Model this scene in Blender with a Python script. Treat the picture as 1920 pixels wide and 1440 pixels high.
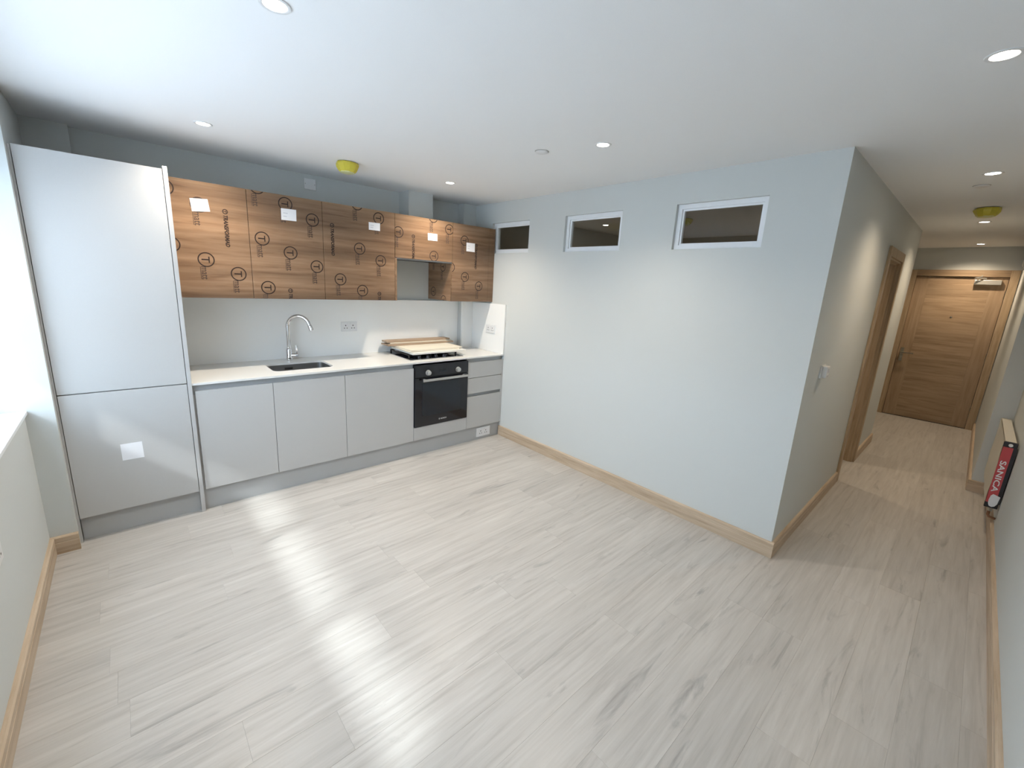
import bpy, bmesh, math, random
from mathutils import Vector, Matrix

random.seed(7)
scene = bpy.context.scene
COL = scene.collection
for o in list(bpy.data.objects):
    bpy.data.objects.remove(o)

# ------------------------------------------------------------------ camera
cam_d = bpy.data.cameras.new('camera')
cam = bpy.data.objects.new('camera', cam_d)
COL.objects.link(cam)
scene.camera = cam
cam_d.sensor_fit = 'HORIZONTAL'
cam_d.sensor_width = 36.0
cam_d.lens = 790.0 / 1920.0 * 36.0
cam_d.shift_x = 4.5 / 1920.0
cam_d.shift_y = -13.3 / 1920.0
cam_d.clip_start = 0.02
yaw, pitch, roll = 0.7417, -0.2189, 0.0541
fwd = Vector((math.sin(yaw) * math.cos(pitch), math.cos(yaw) * math.cos(pitch), math.sin(pitch)))
right = Vector((math.cos(yaw), -math.sin(yaw), 0))
up = right.cross(fwd)
r2 = math.cos(roll) * right + math.sin(roll) * up
u2 = -math.sin(roll) * right + math.cos(roll) * up
M = Matrix((r2, u2, -fwd)).transposed().to_4x4()
M.translation = Vector((-2.9264, -3.8671, 1.6384))
cam.matrix_world = M

# ------------------------------------------------------------------ light
scene.view_settings.view_transform = 'Standard'
scene.view_settings.look = 'None'
scene.view_settings.exposure = 0.06
scene.view_settings.gamma = 1.0
scene.view_settings.use_curve_mapping = False

world = bpy.data.worlds.new('overcast_sky')
scene.world = world
world.use_nodes = True
bg = world.node_tree.nodes['Background']
bg.inputs['Color'].default_value = (0.70, 0.83, 1.0, 1)
bg.inputs['Strength'].default_value = 9.3
wn = world.node_tree
tc = wn.nodes.new('ShaderNodeTexCoord')
sx = wn.nodes.new('ShaderNodeSeparateXYZ')
wr = wn.nodes.new('ShaderNodeValToRGB')          # overcast sky above, dull ground below the horizon
mrz = wn.nodes.new('ShaderNodeMapRange')
mrz.inputs['From Min'].default_value = -1.0
wn.links.new(tc.outputs['Generated'], sx.inputs[0])
wn.links.new(sx.outputs['Z'], mrz.inputs['Value'])
wn.links.new(mrz.outputs[0], wr.inputs['Fac'])
wr.color_ramp.elements[0].position = 0.48
wr.color_ramp.elements[0].color = (0.42, 0.48, 0.55, 1)
wr.color_ramp.elements[1].position = 0.52
wr.color_ramp.elements[1].color = (0.62, 0.79, 1.0, 1)
wn.links.new(wr.outputs['Color'], bg.inputs['Color'])

sun_d = bpy.data.lights.new('sun', 'SUN')
sun_d.energy = 3.6
sun_d.angle = math.radians(4)
sun_d.color = (0.9, 0.95, 1.0)
sun = bpy.data.objects.new('sun', sun_d)
COL.objects.link(sun)
sd = Vector((1.0, 0.30, -0.90)).normalized()
sun.rotation_euler = sd.to_track_quat('-Z', 'Y').to_euler()
sun.location = (-8, -4, 6)

LAMP_W = 50.0
HALL_W = 37.0
COOLW = (1.0, 0.89, 0.74)
WARMW = (1.0, 0.80, 0.57)

# ------------------------------------------------------------------ materials
def new_mat(name):
    m = bpy.data.materials.new(name)
    m.use_nodes = True
    nt = m.node_tree
    b = nt.nodes['Principled BSDF']
    return m, nt, b

def paint(name, col, rough=0.6, bump=0.0, metal=0.0, spec=0.5, coat=0.0, bscale=300):
    m, nt, b = new_mat(name)
    b.inputs['Base Color'].default_value = (*col, 1)
    b.inputs['Roughness'].default_value = rough
    b.inputs['Metallic'].default_value = metal
    b.inputs['Specular IOR Level'].default_value = spec
    b.inputs['Coat Weight'].default_value = coat
    n = nt.nodes.new('ShaderNodeTexNoise')
    n.inputs['Scale'].default_value = bscale
    g = nt.nodes.new('ShaderNodeNewGeometry')
    nt.links.new(g.outputs['Position'], n.inputs['Vector'])
    mx = nt.nodes.new('ShaderNodeMixRGB')
    mx.blend_type = 'MULTIPLY'
    mx.inputs['Fac'].default_value = 0.05
    mx.inputs['Color1'].default_value = (*col, 1)
    nt.links.new(n.outputs['Fac'], mx.inputs['Color2'])
    nt.links.new(mx.outputs['Color'], b.inputs['Base Color'])
    if bump:
        bp = nt.nodes.new('ShaderNodeBump')
        bp.inputs['Strength'].default_value = bump
        bp.inputs['Distance'].default_value = 0.001
        nt.links.new(n.outputs['Fac'], bp.inputs['Height'])
        nt.links.new(bp.outputs['Normal'], b.inputs['Normal'])
    return m

def emit(name, col, s):
    m = bpy.data.materials.new(name)
    m.use_nodes = True
    nt = m.node_tree
    nt.nodes.clear()
    e = nt.nodes.new('ShaderNodeEmission')
    e.inputs['Color'].default_value = (*col, 1)
    e.inputs['Strength'].default_value = s
    o = nt.nodes.new('ShaderNodeOutputMaterial')
    nt.links.new(e.outputs[0], o.inputs[0])
    return m

def thin_glass(name, tint, gloss=1.0):
    m = bpy.data.materials.new(name)
    m.use_nodes = True
    nt = m.node_tree
    nt.nodes.clear()
    t = nt.nodes.new('ShaderNodeBsdfTransparent')
    t.inputs[0].default_value = (*tint, 1)
    g = nt.nodes.new('ShaderNodeBsdfGlossy')
    g.inputs['Roughness'].default_value = 0.02
    f = nt.nodes.new('ShaderNodeFresnel')
    f.inputs[0].default_value = 1.5
    x = nt.nodes.new('ShaderNodeMixShader')
    o = nt.nodes.new('ShaderNodeOutputMaterial')
    ge = nt.nodes.new('ShaderNodeNewGeometry')
    su = nt.nodes.new('ShaderNodeMath')
    su.operation = 'SUBTRACT'
    su.inputs[0].default_value = 1.0
    nt.links.new(ge.outputs['Backfacing'], su.inputs[1])
    mu = nt.nodes.new('ShaderNodeMath')
    mu.operation = 'MULTIPLY'
    nt.links.new(f.outputs[0], mu.inputs[0])
    nt.links.new(su.outputs[0], mu.inputs[1])
    nt.links.new(mu.outputs[0], x.inputs[0])      # reflect only where light enters the thin sheet
    nt.links.new(t.outputs[0], x.inputs[1])
    nt.links.new(g.outputs[0], x.inputs[2])
    nt.links.new(x.outputs[0], o.inputs[0])
    return m

def wood(name, ramp, axis='x', stretch=14.0, scale=6.0, rough=0.45, per_object=0.0, knots=0.0,
         tint=0.0, bump=0.08, spec=0.4, band=0.0, plank=0):
    """streaky wood grain that runs along `axis` in world space"""
    m, nt, b = new_mat(name)
    L = nt.links.new
    geo = nt.nodes.new('ShaderNodeNewGeometry')
    info = nt.nodes.new('ShaderNodeObjectInfo')
    mp = nt.nodes.new('ShaderNodeMapping')
    sc = [stretch] * 3
    sc['xyz'.index(axis)] = 1.0
    mp.inputs['Scale'].default_value = sc
    rv = nt.nodes.new('ShaderNodeVectorMath')
    rv.operation = 'SCALE'
    rv.inputs[0].default_value = (37.0, 53.0, 71.0)
    L(info.outputs['Random'], rv.inputs['Scale'])
    ad = nt.nodes.new('ShaderNodeVectorMath')
    ad.operation = 'ADD'
    L(geo.outputs['Position'], ad.inputs[0])
    if per_object:
        L(rv.outputs[0], ad.inputs[1])
    L(ad.outputs[0], mp.inputs['Vector'])
    n1 = nt.nodes.new('ShaderNodeTexNoise')
    n1.inputs['Scale'].default_value = scale
    n1.inputs['Detail'].default_value = 7
    n1.inputs['Roughness'].default_value = 0.62
    n1.inputs['Distortion'].default_value = 0.35
    L(mp.outputs[0], n1.inputs['Vector'])
    cr = nt.nodes.new('ShaderNodeValToRGB')
    els = cr.color_ramp.elements
    els[0].position, els[0].color = ramp[0][0], (*ramp[0][1], 1)
    els[1].position, els[1].color = ramp[-1][0], (*ramp[-1][1], 1)
    for p, c in ramp[1:-1]:
        e = els.new(p)
        e.color = (*c, 1)
    L(n1.outputs['Fac'], cr.inputs['Fac'])
    colour = cr.outputs['Color']
    if band:
        # broad board-like stripes across the grain
        mb = nt.nodes.new('ShaderNodeMapping')
        s2 = [1.0, 1.0, 1.0]
        s2['xyz'.index(axis)] = 0.06
        mb.inputs['Scale'].default_value = s2
        L(ad.outputs[0], mb.inputs['Vector'])
        nb = nt.nodes.new('ShaderNodeTexNoise')
        nb.inputs['Scale'].default_value = 7.0
        nb.inputs['Detail'].default_value = 2
        L(mb.outputs[0], nb.inputs['Vector'])
        rb = nt.nodes.new('ShaderNodeMapRange')
        rb.inputs['From Min'].default_value = 0.35
        rb.inputs['From Max'].default_value = 0.65
        rb.inputs['To Min'].default_value = 1 - band
        rb.inputs['To Max'].default_value = 1 + band * 0.5
        L(nb.outputs['Fac'], rb.inputs['Value'])
        vb = nt.nodes.new('ShaderNodeVectorMath')
        vb.operation = 'SCALE'
        L(colour, vb.inputs[0])
        L(rb.outputs[0], vb.inputs['Scale'])
        colour = vb.outputs[0]
    if knots:
        mk = nt.nodes.new('ShaderNodeMapping')
        sk = [6.5] * 3
        sk['xyz'.index(axis)] = 1.0
        mk.inputs['Scale'].default_value = sk
        L(ad.outputs[0], mk.inputs['Vector'])
        nk = nt.nodes.new('ShaderNodeTexNoise')
        nk.inputs['Scale'].default_value = 1.9
        nk.inputs['Detail'].default_value = 5
        nk.inputs['Roughness'].default_value = 0.6
        nk.inputs['Distortion'].default_value = 0.9
        L(mk.outputs[0], nk.inputs['Vector'])
        ck = nt.nodes.new('ShaderNodeValToRGB')
        ek = ck.color_ramp.elements
        ek[0].position, ek[0].color = 0.24, (1 - knots, 1 - knots, 1 - knots * 0.98, 1)
        ek[1].position, ek[1].color = 0.41, (1, 1, 1, 1)
        L(nk.outputs['Fac'], ck.inputs['Fac'])
        mm = nt.nodes.new('ShaderNodeMixRGB')
        mm.blend_type = 'MULTIPLY'
        mm.inputs['Fac'].default_value = 1
        L(colour, mm.inputs['Color1'])
        L(ck.outputs[0], mm.inputs['Color2'])
        colour = mm.outputs[0]
    if tint:
        mr = nt.nodes.new('ShaderNodeMapRange')
        mr.inputs['To Min'].default_value = 1 - tint
        mr.inputs['To Max'].default_value = 1 + tint
        L(info.outputs['Random'], mr.inputs['Value'])
        vs = nt.nodes.new('ShaderNodeVectorMath')
        vs.operation = 'SCALE'
        L(colour, vs.inputs[0])
        L(mr.outputs[0], vs.inputs['Scale'])
        colour = vs.outputs[0]
    L(colour, b.inputs['Base Color'])
    b.inputs['Roughness'].default_value = rough
    b.inputs['Specular IOR Level'].default_value = spec
    if bump:
        bp = nt.nodes.new('ShaderNodeBump')
        bp.inputs['Strength'].default_value = bump
        bp.inputs['Distance'].default_value = 0.002
        L(n1.outputs['Fac'], bp.inputs['Height'])
        L(bp.outputs[0], b.inputs['Normal'])
    return m

MT = {}
MT['wall'] = paint('wall_paint_grey', (0.625, 0.645, 0.63), 0.7, 0.04)
MT['ceil'] = paint('ceiling_paint_white', (0.89, 0.89, 0.89), 0.8, 0.03)
MT['room'] = paint('room_paint', (0.50, 0.48, 0.43), 0.8)
MT['sub'] = paint('subfloor', (0.42, 0.39, 0.36), 0.9)
MT['front'] = paint('matt_light_grey_laminate', (0.520, 0.510, 0.495), 0.42, 0.0, spec=0.35)
MT['carcass'] = paint('carcass_grey', (0.50, 0.49, 0.475), 0.5)
MT['rail'] = paint('aluminium_grey', (0.36, 0.37, 0.375), 0.45, metal=0.2)
MT['plinth'] = paint('plinth_grey', (0.44, 0.44, 0.435), 0.5)
MT['quartz'] = paint('white_quartz', (0.80, 0.79, 0.76), 0.22, bscale=900)
MT['splash'] = paint('white_splash_quartz', (0.90, 0.90, 0.88), 0.28, bscale=900)
MT['white'] = paint('white_plastic', (0.78, 0.78, 0.78), 0.35)
MT['upvc'] = paint('white_gloss_frame', (0.86, 0.88, 0.90), 0.4)
MT['paper'] = paint('paper_label', (0.84, 0.84, 0.86), 0.6)
MT['faint'] = paint('faint_print', (0.62, 0.62, 0.66), 0.6)
MT['ink'] = paint('film_print_dark', (0.030, 0.018, 0.014), 0.6, spec=0.2)
MT['ink2'] = paint('film_print_grey', (0.065, 0.042, 0.032), 0.6, spec=0.2)
MT['dark'] = paint('dark_gap', (0.02, 0.02, 0.022), 0.6)
MT['chrome'] = paint('chrome', (0.80, 0.80, 0.82), 0.09, metal=1.0)
MT['steel'] = paint('brushed_steel', (0.36, 0.36, 0.36), 0.36, metal=1.0, bscale=150)
MT['ovensteel'] = paint('oven_steel', (0.55, 0.55, 0.53), 0.35, metal=0.7)
MT['black'] = paint('black_glass', (0.006, 0.007, 0.012), 0.08, spec=0.6)
MT['blackm'] = paint('black_enamel', (0.010, 0.011, 0.016), 0.3)
MT['ovenglass'] = paint('oven_window', (0.012, 0.017, 0.024), 0.10)
MT['iron'] = paint('cast_iron', (0.02, 0.02, 0.022), 0.6)
MT['red'] = paint('red_print', (0.52, 0.07, 0.075), 0.5)
MT['radwhite'] = paint('wrapped_white_enamel', (0.66, 0.62, 0.53), 0.35)
MT['cardblk'] = paint('black_corner_guard', (0.02, 0.02, 0.025), 0.5)
MT['copper'] = paint('copper_pipe', (0.30, 0.15, 0.09), 0.4, metal=0.8)
MT['brass'] = paint('satin_steel_handle', (0.55, 0.52, 0.46), 0.25, metal=1.0)
MT['silver'] = paint('silver_closer', (0.50, 0.49, 0.46), 0.4, metal=0.5)
MT['board'] = paint('cream_board', (0.80, 0.74, 0.62), 0.5)
MT['boardw'] = paint('white_board', (0.84, 0.82, 0.76), 0.5)
MT['yellow'] = paint('yellow_plastic_cover', (0.62, 0.53, 0.06), 0.3)
MT['paleyellow'] = paint('pale_yellow_plastic', (0.66, 0.68, 0.35), 0.3)
MT['lamp'] = emit('downlight_led', (1.0, 0.93, 0.82), 22.0)
MT['glass'] = thin_glass('window_glass', (0.90, 0.91, 0.90))
MT['extglass'] = thin_glass('exterior_glass', (0.95, 0.97, 0.97))
def frosted(name, col):
    m = bpy.data.materials.new(name)
    m.use_nodes = True
    nt = m.node_tree
    nt.nodes.clear()
    t = nt.nodes.new('ShaderNodeBsdfTranslucent')
    t.inputs[0].default_value = (*col, 1)
    d = nt.nodes.new('ShaderNodeBsdfDiffuse')
    d.inputs[0].default_value = (*col, 1)
    x = nt.nodes.new('ShaderNodeMixShader')
    x.inputs[0].default_value = 0.12
    o = nt.nodes.new('ShaderNodeOutputMaterial')
    nt.links.new(t.outputs[0], x.inputs[1])
    nt.links.new(d.outputs[0], x.inputs[2])
    nt.links.new(x.outputs[0], o.inputs[0])
    return m
MT['frost'] = frosted('added_frosted_glass', (0.94, 0.96, 0.97))  # for the made-up upper panes that scatter the sun
MT['plank'] = wood('floor_plank_grey_oak',
                   [(0.25, (0.380, 0.354, 0.325)), (0.45, (0.465, 0.440, 0.408)), (0.58, (0.505, 0.480, 0.447)), (0.78, (0.565, 0.542, 0.508))],
                   'x', 16.0, 2.2, 0.36, per_object=1, knots=0.40, tint=0.05, bump=0.05, spec=0.5)
MT['oak'] = wood('skirting_oak_x', [(0.3, (0.40, 0.295, 0.20)), (0.5, (0.53, 0.415, 0.30)), (0.7, (0.61, 0.49, 0.37))], 'x', 16, 2.4, 0.5)
MT['oaky'] = wood('skirting_oak_y', [(0.3, (0.40, 0.295, 0.20)), (0.5, (0.53, 0.415, 0.30)), (0.7, (0.61, 0.49, 0.37))], 'y', 16, 2.4, 0.5)
MT['oakz'] = wood('frame_oak_z', [(0.3, (0.33, 0.24, 0.145)), (0.5, (0.44, 0.325, 0.21)), (0.7, (0.52, 0.40, 0.27))], 'z', 16, 2.4, 0.5)
MT['doory'] = wood('door_oak_y', [(0.3, (0.28, 0.190, 0.118)), (0.5, (0.385, 0.275, 0.178)), (0.7, (0.46, 0.335, 0.225))], 'y', 15, 2.2, 0.5, band=0.12)
MT['doorz'] = wood('door_oak_z', [(0.3, (0.30, 0.205, 0.125)), (0.5, (0.38, 0.272, 0.178)), (0.7, (0.44, 0.32, 0.215))], 'z', 15, 2.2, 0.5)
FILM = [(0.25, (0.145, 0.084, 0.049)), (0.45, (0.230, 0.139, 0.082)), (0.6, (0.265, 0.165, 0.100)), (0.8, (0.32, 0.206, 0.129))]
MT['film'] = wood('film_wood_x', FILM, 'x', 16, 2.2, 0.24, band=0.34, bump=0.0, spec=0.4)
MT['filmy'] = wood('film_wood_y', FILM, 'y', 16, 2.2, 0.24, band=0.34, bump=0.0, spec=0.4)
MT['strip'] = wood('brown_board', [(0.3, (0.34, 0.24, 0.16)), (0.7, (0.46, 0.34, 0.24))], 'x', 12, 3, 0.5)

# ------------------------------------------------------------------ mesh helpers
def box(bm, x0, x1, y0, y1, z0, z1):
    if x0 > x1: x0, x1 = x1, x0
    if y0 > y1: y0, y1 = y1, y0
    if z0 > z1: z0, z1 = z1, z0
    v = [bm.verts.new((x, y, z)) for z in (z0, z1) for y in (y0, y1) for x in (x0, x1)]
    for f in ((0, 2, 3, 1), (4, 5, 7, 6), (0, 1, 5, 4), (2, 6, 7, 3), (0, 4, 6, 2), (1, 3, 7, 5)):
        bm.faces.new([v[i] for i in f])
    return v

def frame_of(d):
    d = Vector(d).normalized()
    a = Vector((0, 0, 1)) if abs(d.z) < 0.9 else Vector((1, 0, 0))
    u = d.cross(a).normalized()
    return u, d.cross(u)

def tube(bm, pts, r, n=12, cap=True):
    pts = [Vector(p) for p in pts]
    rs = r if isinstance(r, (list, tuple)) else [r] * len(pts)
    rings = []
    u = None
    for i, p in enumerate(pts):
        d = (pts[min(i + 1, len(pts) - 1)] - pts[max(i - 1, 0)]).normalized()
        if u is None:
            u, w = frame_of(d)
        else:
            u = (u - d * u.dot(d)).normalized()
            w = d.cross(u)
        rings.append([bm.verts.new(p + rs[i] * (math.cos(2 * math.pi * k / n) * u + math.sin(2 * math.pi * k / n) * w)) for k in range(n)])
    for a, b in zip(rings, rings[1:]):
        for k in range(n):
            bm.faces.new((a[k], a[(k + 1) % n], b[(k + 1) % n], b[k]))
    if cap:
        bm.faces.new(list(reversed(rings[0])))
        bm.faces.new(rings[-1])

def lathe(bm, prof, c=(0, 0, 0), n=24, axis='z', jitter=0.0, cap=True):
    rings = []
    for r, h in prof:
        ring = []
        for k in range(n):
            a = 2 * math.pi * k / n
            rr = r * (1 + random.uniform(-jitter, jitter))
            if axis == 'z':
                p = (c[0] + rr * math.cos(a), c[1] + rr * math.sin(a), c[2] + h)
            elif axis == 'y':
                p = (c[0] + rr * math.cos(a), c[1] + h, c[2] + rr * math.sin(a))
            else:
                p = (c[0] + h, c[1] + rr * math.cos(a), c[2] + rr * math.sin(a))
            ring.append(bm.verts.new(p))
        rings.append(ring)
    for a, b in zip(rings, rings[1:]):
        for k in range(n):
            bm.faces.new((a[k], a[(k + 1) % n], b[(k + 1) % n], b[k]))
    if cap:
        bm.faces.new(list(reversed(rings[0])))
        bm.faces.new(rings[-1])

def prism(bm, poly, lo, hi, axis):
    """extrude a 2D polygon along an axis. axis x: poly=(y,z); y: poly=(x,z); z: poly=(x,y)"""
    def P(a, b, t):
        return {'x': (t, a, b), 'y': (a, t, b), 'z': (a, b, t)}[axis]
    A = [bm.verts.new(P(a, b, lo)) for a, b in poly]
    B = [bm.verts.new(P(a, b, hi)) for a, b in poly]
    n = len(poly)
    for k in range(n):
        bm.faces.new((A[k], A[(k + 1) % n], B[(k + 1) % n], B[k]))
    bm.faces.new(A)
    bm.faces.new(list(reversed(B)))

def obj(name, bm, mat, parent=None, bevel=0.0, smooth=False, segs=2):
    if bevel:
        bmesh.ops.bevel(bm, geom=[e for e in bm.edges], offset=bevel, segments=segs, affect='EDGES', profile=0.5, clamp_overlap=True)
    bmesh.ops.recalc_face_normals(bm, faces=bm.faces)
    me = bpy.data.meshes.new(name)
    bm.to_mesh(me)
    bm.free()
    o = bpy.data.objects.new(name, me)
    COL.objects.link(o)
    me.materials.append(MT[mat] if isinstance(mat, str) else mat)
    if smooth:
        for p in me.polygons:
            p.use_smooth = True
        me.set_sharp_from_angle(angle=math.radians(40))
    if parent is not None:
        o.parent = parent
        o.matrix_parent_inverse = Matrix.Translation(-parent.location)
    return o

def bx(name, mat, parent, *b, bevel=0.0):
    bm = bmesh.new()
    for q in (b if isinstance(b[0], (tuple, list)) else [b]):
        box(bm, *q)
    return obj(name, bm, mat, parent, bevel)

def tag(o, label, cat, group=None, kind=None):
    o['label'] = label
    o['category'] = cat
    if group: o['group'] = group
    if kind: o['kind'] = kind
    return o

def thing(name, label, cat, loc=(0, 0, 0), group=None, kind=None):
    e = bpy.data.objects.new(name, None)
    e.empty_display_size = 0.05
    e.location = loc
    COL.objects.link(e)
    return tag(e, label, cat, group, kind)

def struct(name, mat, label, cat, *b, bevel=0.0):
    o = bx(name, mat, None, *b, bevel=bevel)
    return tag(o, label, cat, None, 'structure')

_text_cache = {}
def text_2d(body, size, bold=0.0, shear=0.0):
    """outline-filled text as a list of verts / faces in 2D, centred"""
    key = (body, size, bold, shear)
    if key in _text_cache:
        return _text_cache[key]
    cu = bpy.data.curves.new('text', 'FONT')
    cu.body = body
    cu.size = size
    cu.offset = bold
    cu.shear = shear
    cu.align_x = 'CENTER'
    cu.align_y = 'CENTER'
    cu.resolution_u = 3
    to = bpy.data.objects.new('text', cu)
    COL.objects.link(to)
    bpy.context.view_layer.update()
    dg = bpy.context.evaluated_depsgraph_get()
    me = bpy.data.meshes.new_from_object(to.evaluated_get(dg))
    vs = [(v.co.x, v.co.y) for v in me.vertices]
    fs = [tuple(p.vertices) for p in me.polygons]
    bpy.data.objects.remove(to)
    bpy.data.meshes.remove(me)
    _text_cache[key] = (vs, fs)
    return vs, fs

def fit_2d(vf, w, h):
    vs, fs = vf
    xs = [v[0] for v in vs]; ys = [v[1] for v in vs]
    cx, cy = (min(xs) + max(xs)) / 2, (min(ys) + max(ys)) / 2
    sx = w / (max(xs) - min(xs)); sy = h / (max(ys) - min(ys))
    return [((x - cx) * sx, (y - cy) * sy) for x, y in vs], fs

def flat(bm, vf, mapper):
    vs, fs = vf
    V = [bm.verts.new(mapper(x, y)) for x, y in vs]
    for f in fs:
        try:
            bm.faces.new([V[i] for i in f])
        except ValueError:
            pass

def ring_2d(ro, ri, n=32):
    vs = []
    for k in range(n):
        a = 2 * math.pi * k / n
        vs += [(ro * math.cos(a), ro * math.sin(a)), (ri * math.cos(a), ri * math.sin(a))]
    fs = [(2 * k, 2 * ((k + 1) % n), 2 * ((k + 1) % n) + 1, 2 * k + 1) for k in range(n)]
    return vs, fs

def rect_2d(x0, x1, y0, y1):
    return [(x0, y0), (x1, y0), (x1, y1), (x0, y1)], [(0, 1, 2, 3)]

def clip(bm, planes):
    for co, no in planes:
        bmesh.ops.bisect_plane(bm, geom=bm.verts[:] + bm.edges[:] + bm.faces[:], dist=1e-6,
                               plane_co=co, plane_no=no, clear_outer=True)

# ------------------------------------------------------------------ dimensions (metres)
H = 2.43
XL = -3.385          # window wall
YB = 0.10            # kitchen back wall
L = -3.2475          # hall wall line
YR = -4.22           # right wall
YR2 = -4.09          # right wall beyond the step
XS = 2.68            # the step
XE = 5.55            # end wall with the front door
XW = 3.60            # where the hall's inner wall stops
XP = -3.275          # pier
YP = -0.62

# ================================================================== SETTING
floor = struct('floor', 'sub', 'pale grey oak plank floor running through the room and hall', 'floor',
               (-3.66, 5.8, -4.4, 0.25, -0.15, -0.010))
PW, PL = 0.18, 1.22
bm = bmesh.new()
box(bm, -PL / 2, PL / 2, -PW / 2, PW / 2, -0.010, 0.0)
bmesh.ops.bevel(bm, geom=[e for e in bm.edges if all(abs(v.co.z) < 1e-6 for v in e.verts)], offset=0.0004, segments=1, affect='EDGES')
bmesh.ops.recalc_face_normals(bm, faces=bm.faces)
plank_me = bpy.data.meshes.new('plank')
bm.to_mesh(plank_me); bm.free()
plank_me.materials.append(MT['plank'])
def add_plank(x0, x1, y0, y1):
    if x1 - x0 < 0.02 or y1 - y0 < 0.01:
        return
    o = bpy.data.objects.new('plank', plank_me)
    COL.objects.link(o)
    o.location = ((x0 + x1) / 2, (y0 + y1) / 2, 0)
    o.scale = ((x1 - x0 - 0.0002) / PL, (y1 - y0 - 0.0002) / PW, 1)
    o.parent = floor
joints = {0: -1.857, 3: -2.49, 5: -1.26, 9: -1.27, 4: -1.84, 1: -0.95, 2: -1.55, 6: -2.2, 7: -0.62, 8: -1.85}
for k in range(-12, 14):
    y1 = -1.97 - PW * k
    y0 = y1 - PW
    y1c, y0c = min(y1, YB), max(y0, YR)
    if y1c - y0c < 0.01:
        continue
    j = joints.get(k, random.uniform(-2.0, -0.8))
    xmax = 0.0 if y0 > L - 0.03 else XE
    x = j - PL * 6
    while x < xmax:
        a, b_ = max(x, XL), min(x + PL, xmax)
        if b_ > XL and a < b_:
            if y0c < YR2 and a < XS < b_ and False:
                pass
            add_plank(a, b_, y0c, y1c)
        x += PL
# hall recess floor and the inner room floor
for k in range(0, 7):
    for q in range(2):
        add_plank(XW + q * 1.0, min(XW + q * 1.0 + 1.0, XE), -3.23 + 0.18 * k, -3.23 + 0.18 * (k + 1))
add_plank(1.85, 2.57, -3.23, -3.14)
for k in range(0, 18):
    for q in range(3):
        add_plank(0.1 + q * 1.1, 0.1 + (q + 1) * 1.1, -3.14 + 0.18 * k, min(-3.14 + 0.18 * (k + 1), YB))

struct('ceiling', 'ceil', 'flat white painted ceiling with recessed downlights', 'ceiling',
       (-3.66, 5.8, -4.4, 0.25, H, H + 0.12))
wall_back = struct('wall_back', 'wall', 'grey painted wall behind the kitchen units', 'wall',
       (-3.66, 3.6, YB, YB + 0.12, 0, H))
struct('wall_back_column', 'wall', 'boxed grey column above the tall cabinet', 'column',
       (XP, -3.075, 0.035, YB, 0, H))
struct('wall_back_corner', 'wall', 'slim boxed column in the corner behind the wall cabinets', 'column',
       (-0.165, 0.0, 0.0, YB, 0, H))
struct('wall_back_duct', 'wall', 'boxed duct between ceiling and extractor cabinet', 'column',
       (-0.86, -0.60, -0.09, YB, 2.172, H))
struct('wall_left', 'wall', 'grey wall under and around the window', 'wall',
       (-3.66, XL, -4.32, YP, 0, 0.83), (-3.66, XL, -4.32, YP, 2.11, H), (-3.66, XL, -4.32, -3.30, 0.83, 2.11))
struct('wall_left_pier', 'wall', 'grey pier between the window and the tall cabinet', 'wall',
       (-3.66, XP, YP, YB, 0, H))
WIN = [(-0.288, -0.838), (-1.282, -1.862), (-2.300, -2.880)]
WZ0, WZ1 = 1.932, 2.232
segs = [(0.0, 0.1, L, YB, 0, WZ0), (0.0, 0.1, L, YB, WZ1, H)]
edges = [YB] + [e for w in WIN for e in w] + [L]
for a, b_ in zip(edges[0::2], edges[1::2]):
    segs.append((0.0, 0.1, b_, a, WZ0, WZ1))
struct('wall_partition', 'wall', 'pale grey partition wall with three small high windows', 'wall', *segs)
DX0, DX1, DZ = 1.845, 2.575, 2.03     # hall side doorway
struct('wall_hall_left', 'wall', 'grey hall wall with the side doorway', 'wall',
       (0.1, DX0, L, L + 0.1, 0, H), (DX1, XW, L, L + 0.1, 0, H), (DX0, DX1, L, L + 0.1, DZ, H))
struct('wall_room_far', 'room', 'far wall of the inner room behind the small windows', 'wall',
       (3.40, XW, L + 0.1, YB, 0, H))
struct('wall_hall_recess', 'wall', 'grey wall closing the hall recess by the front door', 'wall',
       (XW, XE, -2.0, -1.9, 0, H))
struct('wall_right', 'wall', 'long grey wall with the radiator', 'wall',
       (-3.66, XS, YR - 0.1, YR, 0, H))
struct('wall_right_step', 'wall', 'stepped-out grey hall wall beyond the radiator', 'wall',
       (XS, XE + 0.1, YR - 0.1, YR2, 0, H))
FY0, FY1, FZ = -4.083, -3.03, 2.135   # front door frame outer
struct('wall_hall_end', 'wall', 'end wall of the hall around the front door', 'wall',
       (XE, XE + 0.12, FY1, -1.9, 0, H), (XE, XE + 0.12, YR2 - 0.1, FY0, 0, H), (XE, XE + 0.12, FY0, FY1, FZ, H),
       (XE + 0.12, XE + 0.2, YR2 - 0.1, -1.9, 0, H))

# skirting boards
BH, BT = 0.105, 0.018
def skirt_profile(face, out):
    s = 1 if out > 0 else -1
    return [(face, 0), (face + s * BT, 0), (face + s * BT, 0.066), (face + s * (BT - 0.002), 0.068),
            (face + s * (BT - 0.002), 0.072), (face + s * BT, 0.074), (face + s * BT, BH - 0.006), (face + s * (BT - 0.006), BH), (face, BH)]
def skirting(name, label, axis, face, out, lo, hi, mat):
    bm = bmesh.new()
    prism(bm, skirt_profile(face, out), lo, hi, axis)
    o = obj(name, bm, mat)
    return tag(o, label, 'skirting board', None, 'structure')
skirting('baseboard_partition', 'oak skirting along the pale partition wall', 'y', 0.0, -1, L - BT, -0.545, 'oaky')
skirting('baseboard_hall_left', 'oak skirting from partition corner to side door frame', 'x', L, -1, 0.0, 1.772, 'oak')
skirting('baseboard_hall_inner', 'short oak skirting between side door frame and hall recess', 'x', L, -1, 2.648, XW, 'oak')
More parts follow.
